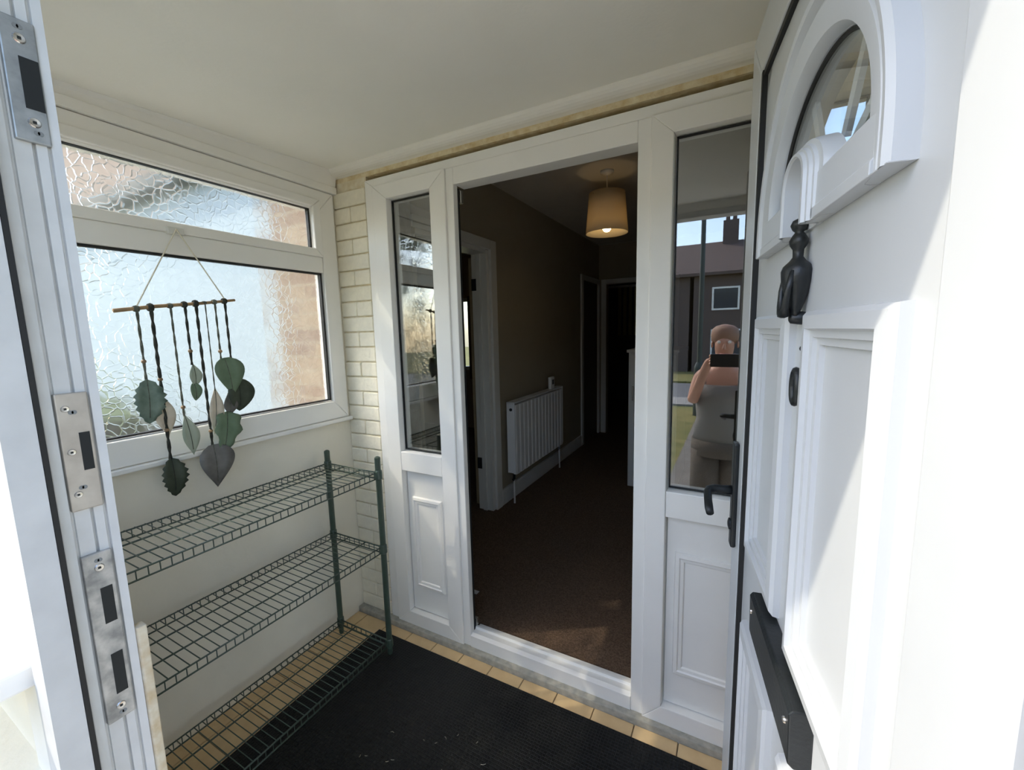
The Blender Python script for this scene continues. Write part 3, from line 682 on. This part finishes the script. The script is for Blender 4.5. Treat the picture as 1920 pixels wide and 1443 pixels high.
# ================================================================ HALL
GZ_ = -0.21; HF = 0.076; HL = -1.62; HR = 0.10; HZ = 2.52; HB = 5.45
B('floor_hall', -3.2, HR, 1.545, 8.2, -.10, HF, CARPET, kind='structure')
B('floor_room', HL-3.0, -3.2, 1.60, 5.1, -.10, HF, CARPET, kind='structure')
B('back_garden', -40, 14, 8.2, 40, GZ_-.3, GZ_, LAWN, kind='structure')
B('back_garden_side', -40, -4.72, 1.62, 8.2, GZ_-.3, GZ_, LAWN, kind='structure')
B('back_patio', -4.72, -3.2, 5.1, 8.2, GZ_-.3, GZ_, LAWN, kind='structure')
B('ceiling_room', HL-3.0, -3.2, 1.75, 5.1, HZ, HZ+.08, HALLC, kind='structure')
B('ceiling_hall', -3.2, HR+.1, 1.75, 8.2, HZ, HZ+.08, HALLC, kind='structure')
wh = B('wall_hall_left', HL-.11, HL, 2.70, 4.78, HF, HZ, HALLW, kind='structure')
B('wall_above_door', HL-.11, HL, 1.75, 2.70, 2.06, HZ, HALLW, wh)
B('wall_front_end', HL-.11, HL, 1.75, 1.90, HF, 2.06, HALLW, wh)
B('wall_far_left', HL-.11, HL, 5.42, 5.6, HF, HZ, HALLW, wh)
B('wall_above_far_door', HL-.11, HL, 4.78, 5.42, 2.03, HZ, HALLW, wh)
B('wall_hall_right', HR, HR+.1, 1.75, 8.2, HF, HZ, HALLW, kind='structure')
wi = B('wall_hall_front', HL-3.0, -1.517, 1.60, 1.75, HF, HZ, HALLW, kind='structure')
B('wall_over_door', -1.517, HR+.1, 1.53, 1.75, 2.15, HZ, HALLW, wi)
B('wall_beside_door', XR, XR+.02, 1.53, 1.75, HF, 2.15, HALLW, wi)
we = B('wall_hall_end', -1.62, -1.52, HB, HB+.1, HF, HZ, HALLW, kind='structure')
B('wall_end_over', -1.52, HR, HB, HB+.1, 2.03, HZ, HALLW, we)
B('wall_end_right', -.70, HR, HB, HB+.1, HF, 2.03, HALLW, we)
B('wall_kitchen', -3.2, HR, 8.1, 8.2, HF, HZ, mat('dark_kitchen', (.09,.08,.07), .9), kind='structure')
B('wall_kitchen_left', -3.2, -3.1, 5.1, 8.1, HF, HZ, HALLW, kind='structure')
B('baseboard_hall', HL, HL+.018, 2.775, 4.70, HF, HF+.13, GLOSSW, bevel=.004, kind='structure')
# door case to the left room
d3 = empty('door_3', (HL, 2.3, HF), kind='structure')
B('architrave', HL, HL+.022, 2.685, 2.768, HF, 2.115, GLOSSW, d3, .005); B('architrave', HL, HL+.022, 1.86, 2.685, 2.045, 2.115, GLOSSW, d3, .005)
B('lining', HL-.13, HL, 2.655, 2.70, HF, 2.045, GLOSSW, d3, .003); B('lining', HL-.13, HL, 1.90, 2.655, 2.02, 2.06, GLOSSW, d3, .003)
B('door_stop', HL-.085, HL-.05, 2.643, 2.655, HF, 2.02, GLOSSW, d3, .002)
for z in (1.76, .41): B('hinge', HL-.125, HL-.085, 2.640, 2.655, z, z+.085, BLACKM, d3, .002)
rd = empty('room_door', (-1.79, 2.72, HF+.005)); tag(rd, 'tan door swung right back inside the left-hand room', 'door')
B('door_slab', -1.815, -1.775, 2.715, 3.46, HF+.006, 2.01, mat('tan_door', (.42,.33,.2), .6, var=.1), rd, .003)
B('door_knob', -1.87, -1.815, 3.38, 3.42, 1.05, 1.09, BLACKM, rd, .012)
d4 = empty('door_4', (HL, 5.1, HF), kind='structure')
B('architrave', HL, HL+.02, 4.71, 4.78, HF, 2.09, GLOSSW, d4, .004); B('architrave', HL, HL+.02, 5.38, 5.44, HF, 2.09, GLOSSW, d4, .004); B('architrave', HL, HL+.02, 4.78, 5.38, 2.03, 2.09, GLOSSW, d4, .004)
B('door_slab', HL-.06, HL-.02, 4.78, 5.42, HF+.005, 2.03, mat('brown_door', (.10,.07,.05), .5), d4)
d5 = empty('door_5', (-1.1, HB, HF), kind='structure')
B('architrave', -1.585, -1.52, HB-.02, HB, HF, 2.09, GLOSSW, d5, .004); B('architrave', -1.52, -.70, HB-.02, HB, 2.03, 2.09, GLOSSW, d5, .004); B('architrave', -.70, -.64, HB-.02, HB, HF, 2.09, GLOSSW, d5, .004)
# left room shell with its window
B('wall_room_far', HL-3.0, HL-.11, 5.0, 5.1, HF, .92, mat('room_wall', (.42,.34,.24), .9), kind='structure')
B('wall_room_top', HL-3.0, HL-.11, 5.0, 5.1, 1.94, HZ, MATS['room_wall'], kind='structure')
B('wall_room_side', -2.95, HL-.11, 5.0, 5.1, .92, 1.94, MATS['room_wall'], kind='structure')
B('wall_room_left', HL-3.1, HL-3.0, 1.6, 5.1, HF, HZ, MATS['room_wall'], kind='structure')
w3 = empty('window_3', (-3.35, 5.05, .92), kind='structure')
B('wall_room_corner', HL-3.0, -3.75, 5.0, 5.1, .92, 1.94, MATS['room_wall'], kind='structure')
mitred(w3, 'x', -3.75, -2.95, .92, 1.94, .05, .05, 5.02, 5.08, GLOSSW, .003)
B('pane', -3.70, -3.0, 5.045, 5.05, .97, 1.89, GLASS, w3)
ct = MB(); rows = []
for z in (1.96, 1.3, .80): rows.append([(-3.35+.47*i/16, 4.95+.02*math.sin(i*1.6), z) for i in range(17)])
cu = build(ct.grid(rows), 'curtain', cloth_trans('brown_curtain', (.25,.17,.10), .15), smooth=True, solid=.003, origin=(-3.1,4.95,.8)); tag(cu, 'brown curtain beside the bright window of the left room', 'curtain')
# radiator
RXF = HL+.11
ra = empty('radiator', (HL+.06, 3.45, .30)); tag(ra, 'white ribbed panel radiator on the taupe hall wall', 'radiator')
RY_0, RY_1, RZ0, RZ1 = 2.835, 3.87, .325, .905
B('side_cover', HL+.035, RXF-.004, RY_0, RY_0+.012, RZ0+.01, RZ1, RADW, ra, .003); B('side_cover', HL+.035, RXF-.004, RY_1-.012, RY_1, RZ0+.01, RZ1, RADW, ra, .003)
build(MB().lathe([(.012,-.002),(.012,.006),(.005,.007)], (HL+.075,RY_0-.004,RZ1-.055), 'y', 14), 'vent_plug', BLACKM, ra)
B('top_grille', HL+.035, RXF-.004, RY_0, RY_1, RZ1-.008, RZ1+.004, RADW, ra, .002)
nr = 14
for i in range(nr):
    a = RY_0+.012+(RY_1-RY_0-.024)*i/nr; b_ = RY_0+.012+(RY_1-RY_0-.024)*(i+1)/nr; q = (b_-a)*.18
    build(MB().prism([(RXF-.03,a,RZ0),(RXF-.006,a,RZ0),(RXF,a+q,RZ0),(RXF,b_-q,RZ0),(RXF-.006,b_,RZ0),(RXF-.03,b_,RZ0)], (0,0,RZ1-RZ0-.02)), 'rib', RADW, ra)
for y in (RY_0+.03, RY_1-.03):
    v = build(MB().tube([(HL+.075,y,RZ0),(HL+.075,y,RZ0-.04),(HL+.075,y-.02,RZ0-.05)], .011, 8), 'valve', BLACKM if y < 3 else GALV, ra)
    build(MB().tube([(HL+.075,y,RZ0-.04),(HL+.075,y,HF)], .008, 8), 'pipe', GLOSSW, ra)
B('bracket', HL, HL+.036, 3.1, 3.13, .45, .85, RADW, ra); B('bracket', HL, HL+.036, 3.6, 3.63, .45, .85, RADW, ra)
sn = empty('room_thermostat', (HL+.07, 3.66, RZ1+.004)); tag(sn, 'small white upright device standing on the radiator', 'thermostat')
B('case', HL+.055, HL+.085, 3.62, 3.71, RZ1+.0045, RZ1+.115, RADW, sn, .006); B('display', HL+.085, HL+.087, 3.645, 3.69, RZ1+.045, RZ1+.09, mat('grey_display', (.12,.13,.13), .3), sn)
# pendant lamp
LX, LY = -.826, 2.96
pl = empty('pendant_lamp', (LX, LY, HZ)); tag(pl, 'lit tapered cream drum pendant lamp hanging from the hall ceiling', 'lamp')
build(MB().lathe([(.045,0),(.045,-.012),(.02,-.025),(.008,-.03)], (LX,LY,HZ), 'z', 20), 'ceiling_rose', GLOSSW, pl, smooth=True)
build(MB().tube([(LX,LY,HZ-.03),(LX,LY,2.30)], .004, 6), 'cord', GLOSSW, pl)
build(MB().lathe([(.018,2.30-0),(.02,2.27),(.02,2.22),(.016,2.215)], (LX,LY,0), 'z', 14), 'lamp_holder', GLOSSW, pl)
mb = MB(); rows = []
for z, r_ in ((2.112,.142),(2.2,.134),(2.29,.127),(2.376,.120)): rows.append([(LX+r_*math.cos(2*PI*i/40), LY+r_*math.sin(2*PI*i/40), z) for i in range(41)])
build(mb.grid(rows), 'lamp_shade', cloth_trans('lamp_shade_cloth', (.80,.70,.52), .40), pl, smooth=True, solid=.0015)
mb = MB()
for k in range(3):
    a = 2*PI*k/3; mb.tube([(LX+.018*math.cos(a),LY+.018*math.sin(a),2.29),(LX+.124*math.cos(a),LY+.124*math.sin(a),2.36)], .0016, 5)
build(mb, 'shade_carrier', STEEL, pl)
build(MB().lathe([(.012,2.215),(.016,2.205),(.026,2.185),(.031,2.160),(.028,2.138),(.018,2.125),(.004,2.121)], (LX,LY,0), 'z', 16), 'bulb', emit_mat('warm_bulb', (1.0,.74,.38), 4.5), pl, smooth=True)
# white cabinet edge by the right of the hall
cb = empty('hall_cabinet', (-.6, 4.0, HF)); tag(cb, 'tall white cabinet just inside the right of the hall doorway', 'cabinet')
B('body', -.815, -.42, 3.62, 4.3, HF, 1.255, GLOSSW, cb, .004); B('top', -.83, -.41, 3.60, 4.32, 1.255, 1.28, GLOSSW, cb, .004); B('door', -.80, -.43, 3.602, 3.62, HF+.06, 1.24, GLOSSW, cb, .003); B('handle', -.78, -.765, 3.585, 3.602, .85, .97, STEEL, cb, .002)
# kitchen blind and window
kb = empty('vertical_blind', (-1.6, 8.0, 2.2)); tag(kb, 'yellowish vertical slat blind at the far end of the dark kitchen', 'blind')
B('head_rail', -2.2, -1.1, 8.02, 8.07, 2.22, 2.26, GLOSSW, kb)
BL = mat('yellow_blind', (.42,.36,.16), .9)
for i in range(9):
    x = -2.02+i*.10; build(MB().hexa([(x,8.03,1.33),(x+.055,8.05,1.33),(x+.055,8.053,1.33),(x,8.033,1.33)], [(x,8.03,2.22),(x+.055,8.05,2.22),(x+.055,8.053,2.22),(x,8.033,2.22)]), 'slat', BL, kb)
B('floor_paper', -1.215, -1.172, 1.720, 1.748, HF, HF+.002, GLOSSW).name = 'paper_scrap'
ps = bpy.data.objects['paper_scrap']; ps.data.name = 'paper_scrap'; tag(ps, 'small white paper scrap on the brown carpet by the left jamb', 'paper')

# ================================================================ OUTSIDE
GZ = -0.20
B('landing_slab', -2.2, 1.4, -1.15, 0.10, GZ-.3, GZ, PAVE, kind='structure')  # pale strip added before the darker path as an unseen light bouncer
B('garden_path', -0.62, 1.4, -6.5, -1.15, GZ-.3, GZ-.004, mat('worn_path', (.24,.21,.17), .95, var=.25, vscale=4), kind='structure')
B('lawn', -14, -0.62, -6.5, -1.15, GZ-.3, GZ-.01, LAWN, kind='structure')
B('lawn_right', 1.4, 14, -6.5, 1.45, GZ-.3, GZ-.01, LAWN, kind='structure')
B('lawn_corner', -14, -2.2, -1.15, 0.10, GZ-.3, GZ-.01, LAWN, kind='structure')
B('side_path', -4.0, -1.86, 0.10, 1.47, GZ-.3, GZ-.005, PAVE, kind='structure')  # unseen, paved pale to throw light in through the side window
B('side_garden', -14, -4.0, 0.10, 1.47, GZ-.3, GZ-.01, LAWN, kind='structure')
def slope(name, y0, z0, y1, z1, ma):
    build(MB().hexa([(-40,y1,z1-.3),(40,y1,z1-.3),(40,y0,z0-.3),(-40,y0,z0-.3)], [(-40,y1,z1),(40,y1,z1),(40,y0,z0),(-40,y0,z0)]), name, ma, kind='structure')
slope('pavement', -6.5, -.17, -8.3, -.30, mat('grey_pavement', (.34,.32,.29), .95, var=.2, vscale=3)); slope('road', -8.3, -.38, -14.0, -.65, ASPH); slope('verge', -14.0, -.58, -22.0, -1.0, LAWN); slope('far_ground', -22.0, -1.0, -60, -1.4, LAWN)
# main house brick wall beside the porch
B('wall_house', -2.40, -1.84, 1.47, 1.59, GZ, 5.2, TANBRICK, kind='structure')
B('wall_house_upper', -1.84, 0.6, 1.55, 1.75, 2.6, 5.2, TANBRICK, kind='structure')
# the other half of the pair: pale ground storey, pinkish tile-hung storey above a dark lip
B('wall_house_pale', -7.5, -2.40, 1.47, 1.58, GZ, 2.40, PALEW, kind='structure')
tiles_up = B('wall_house_tilehung', -7.5, -2.40, 1.40, 1.58, 2.48, 5.2, PINKROOF, kind='structure')
B('drip_lip', -7.5, -2.40, 1.36, 1.58, 2.40, 2.48, GUTTER, tiles_up)
hd_ = MB(); random.seed(3)
def blob_hedge(name, x0, x1, y0, y1, h, label):
    rows = []
    n1, n2 = 18, 10
    prof = [(y0,GZ),(y0-.05,GZ+h*.5),(y0,h*.92+GZ),(y0+(y1-y0)*.3,GZ+h),(y0+(y1-y0)*.7,GZ+h),(y1,h*.92+GZ),(y1+.05,GZ+h*.5),(y1,GZ)]
    for i in range(n1+1):
        x = x0+(x1-x0)*i/n1
        rows.append([(x+random.uniform(-.08,.08), y+random.uniform(-.10,.10), z+random.uniform(-.08,.08)*(z > GZ)) for y,z in prof])
    o = build(MB().grid(rows), name, HEDGE, smooth=True, origin=((x0+x1)/2,(y0+y1)/2,GZ)); tag(o, label, 'hedge'); return o
blob_hedge('sky_block_hedge', -4.6, -3.4, -6.2, -0.6, 3.0, 'unseen tall green hedge added to block sky light from the door')  # added out of view to keep low sky light off the door leaf
blob_hedge('garden_hedge', -6.4, -3.5, 0.75, 1.25, 1.25, 'clipped green garden hedge beyond the obscure side window')
# houses across the street (reflected in the glass)
def terrace(x0, label):
    h = empty('terrace_house', (x0+4, -23, -1.0)); tag(h, label, 'house', 'houses across the street')
    B('wall', x0, x0+8, -29, -22, -1.05, 4.2, BRICKD, h)
    build(MB().prism([(x0-.1,-21.6,4.1),(x0-.1,-21.6,4.25),(x0-.1,-25.5,6.4),(x0-.1,-29.4,4.25),(x0-.1,-29.4,4.1)], (8.2,0,0)), 'roof', ROOF, h)
    ch = B('chimney', x0+1.2, x0+2.0, -25.9, -25.1, 6.0, 7.5, BRICKD, h)
    for q in (0, 1): build(MB().lathe([(.12,7.5),(.10,7.85),(.12,7.9)], (x0+1.42+q*.36,-25.5,0), 'z', 10), 'chimney_pot', ROOF, h)
    for (x, z, ww, hh) in ((x0+.9,2.3,1.3,1.2),(x0+3.2,2.3,1.3,1.2),(x0+5.8,2.3,1.3,1.2),(x0+.9,-.1,1.5,1.4),(x0+5.6,-.1,1.5,1.4)):
        f = mitred(h, 'x', x, x+ww, z, z+hh, .09, .09, -21.95, -22.02, UPVC, 0)
        B('window_pane', x+.09, x+ww-.09, -22.0, -21.99, z+.09, z+hh-.09, mat('dark_pane', (.05,.06,.07), .1), h)
    B('door', x0+3.4, x0+4.4, -22.0, -21.96, -1.0, 1.0, UPVC, h)
terrace(-10.4, 'dark brick house across the street reflected beside the lamp post'); terrace(-2.2, 'dark brick house across the street nearest the doorway'); terrace(6.0, 'dark brick house across the street right of the doorway')
lpst = empty('lamp_post', (-.62, -5.6, GZ)); tag(lpst, 'dark green street lamp post standing at the end of the garden path', 'lamp post')
build(MB().lathe([(.09,-.02),(.09,.9),(.075,.95),(.05,1.0)], (-.62,-5.6,GZ), 'z', 14), 'base', LAMPG, lpst)
build(MB().lathe([(.045,.98),(.04,3.0),(.035,5.8)], (-.62,-5.6,GZ), 'z', 12), 'pole', LAMPG, lpst)
build(MB().box(-.75,-.49,-5.9,-5.45,5.62,5.78), 'lantern', LAMPG, lpst, .03)

# ================================================================ PERSON holding the phone (seen only in the reflections)
def skin_body(name, verts, edges, radii, ma, root=0, sub=2):
    me = bpy.data.meshes.new(name); me.from_pydata(verts, edges, []); ob = bpy.data.objects.new(name, me); COL.objects.link(ob)
    ob.modifiers.new('skin', 'SKIN').use_smooth_shade = True
    sv = me.skin_vertices[0].data if me.skin_vertices else None
    if sv is None:
        bm = bmesh.new(); bm.from_mesh(me); bm.verts.layers.skin.verify(); bm.to_mesh(me); bm.free(); sv = me.skin_vertices[0].data
    for i, r_ in enumerate(radii): sv[i].radius = r_ if isinstance(r_, tuple) else (r_, r_)
    sv[root].use_root = True
    s_ = ob.modifiers.new('sub', 'SUBSURF'); s_.levels = sub; s_.render_levels = sub
    me.materials.append(ma); return ob
pr = empty('person', (-.085, -.50, GZ)); tag(pr, 'person in a grey top and brown shorts holding up a phone outside the doorway', 'person')
bx, by, g = -.085, -.50, GZ
V = [(bx,by,g+.82),(bx,by,g+.98),(bx,by-.01,g+1.16),(bx,by,g+1.30),(bx,by,g+1.38),(bx,by+.01,g+1.44),(bx,by+.02,g+1.52),(bx,by+.01,g+1.60),
     (bx-.16,by,g+1.30),(bx-.20,by+.08,g+1.10),(bx-.11,by+.26,g+1.36),(bx-.075,by+.33,g+1.44),
     (bx+.16,by,g+1.30),(bx+.20,by+.08,g+1.10),(bx+.13,by+.26,g+1.36),(bx+.105,by+.33,g+1.44),
     (bx-.09,by,g+.76),(bx-.10,by+.02,g+.44),(bx-.10,by,g+.08),(bx-.11,by+.13,g+.035),
     (bx+.09,by,g+.76),(bx+.10,by+.02,g+.44),(bx+.10,by,g+.08),(bx+.11,by+.13,g+.035)]
Ed = [(0,1),(1,2),(2,3),(3,4),(4,5),(5,6),(6,7),(3,8),(8,9),(9,10),(10,11),(3,12),(12,13),(13,14),(14,15),(0,16),(16,17),(17,18),(18,19),(0,20),(20,21),(21,22),(22,23)]
Rr = [(.14,.10),(.12,.09),(.14,.10),(.12,.085),.052,.055,(.078,.092),(.06,.07),.052,.042,.032,.028,.052,.042,.032,.028,.085,.058,.042,.036,.085,.058,.042,.036]
bd = skin_body('body', V, Ed, Rr, SKIN); bd.parent = pr
bd.location = -Vector(pr.location)
def world_child(ob, parent): ob.parent = parent; ob.location = -off(parent)
# fingers curled round the phone, five to a hand
for sg in (-1, 1):
    hx = bx + (-.075 if sg < 0 else .105); hy, hz = by+.33, g+1.44
    for k in range(5):
        if k < 4:
            z = hz+.028-.018*k; L_ = (.030,.036,.034,.026)[k]
            pts = [(hx,hy+.02,z-.006),(hx-sg*.004,hy+.045,z),(hx-sg*(.004+L_*.5),hy+.060,z+.002),(hx-sg*(.004+L_),hy+.055,z)]
        else: pts = [(hx,hy+.005,hz-.01),(hx-sg*.018,hy+.022,hz+.016),(hx-sg*.032,hy+.034,hz+.030),(hx-sg*.040,hy+.040,hz+.038)]
        fo = skin_body('finger' if k < 4 else 'thumb', pts, [(0,1),(1,2),(2,3)], [.010,.009,.008,.007], SKIN, 0, 1); world_child(fo, pr)
ph = B('smartphone', -.155, .015, -.098, -.089, 1.195, 1.280, mat('phone_black', (.02,.02,.022), .2), bevel=.004)
tag(ph, 'black smartphone held sideways in both hands', 'phone')
hdz = g+1.53
build(MB().lathe([(.012,.018),(.060,.006),(.088,-.02),(.094,-.06),(.09,-.10),(.072,-.125)], (bx,by-.012,g+1.655), 'z', 20), 'hair', HAIR, pr, smooth=True)
build(MB().lathe([(.006,.0),(.014,.006),(.016,.014),(.008,.034),(.004,.045)], (bx,by+.108,g+1.49), 'z', 10), 'nose', SKIN, pr, smooth=True)
for sg in (-1, 1):
    build(MB().lathe([(.002,-.008),(.011,-.004),(.012,.0),(.011,.004),(.002,.008)], (bx+sg*.034,by+.098,g+1.545), 'y', 12), 'eye', GLOSSW, pr, smooth=True)
    build(MB().lathe([(.004,-.004),(.022,-.002),(.024,.006),(.012,.010)], (bx+sg*.085,by+.015,g+1.525), 'x', 12), 'ear', SKIN, pr, smooth=True)
build(MB().tube([(bx-.028,by+.095,g+1.462),(bx,by+.106,g+1.458),(bx+.028,by+.095,g+1.462)], .006, 6), 'mouth', mat('lip', (.45,.16,.14), .5), pr, smooth=True)
def ring_cloth(name, secs, ma):
    rows = [[(bx+a*math.cos(2*PI*i/28), by+b_*math.sin(2*PI*i/28), g+z) for i in range(29)] for z,a,b_ in secs]
    return build(MB().grid(rows), name, ma, pr, smooth=True, solid=.006)
ring_cloth('vest_top', [(.80,.195,.15),(.98,.17,.13),(1.12,.185,.14),(1.24,.19,.145)], TOPC)
ring_cloth('shorts_waist', [(.70,.205,.15),(.82,.20,.15)], SHORTS)
for sg in (-1, 1):
    rows = [[(bx+sg*.098+.105*math.cos(2*PI*i/20), by+.01+.105*math.sin(2*PI*i/20), g+z) for i in range(21)] for z in (.40,.60,.74)]
    build(MB().grid(rows), 'shorts_leg', SHORTS, pr, smooth=True, solid=.006)
    build(MB().box(bx+sg*.105-.045, bx+sg*.105+.045, by-.06, by+.20, g+.0005, g+.07), 'shoe', TOPC, pr, .02)

for o in bpy.data.objects:
    if '_local' in o: del o['_local']
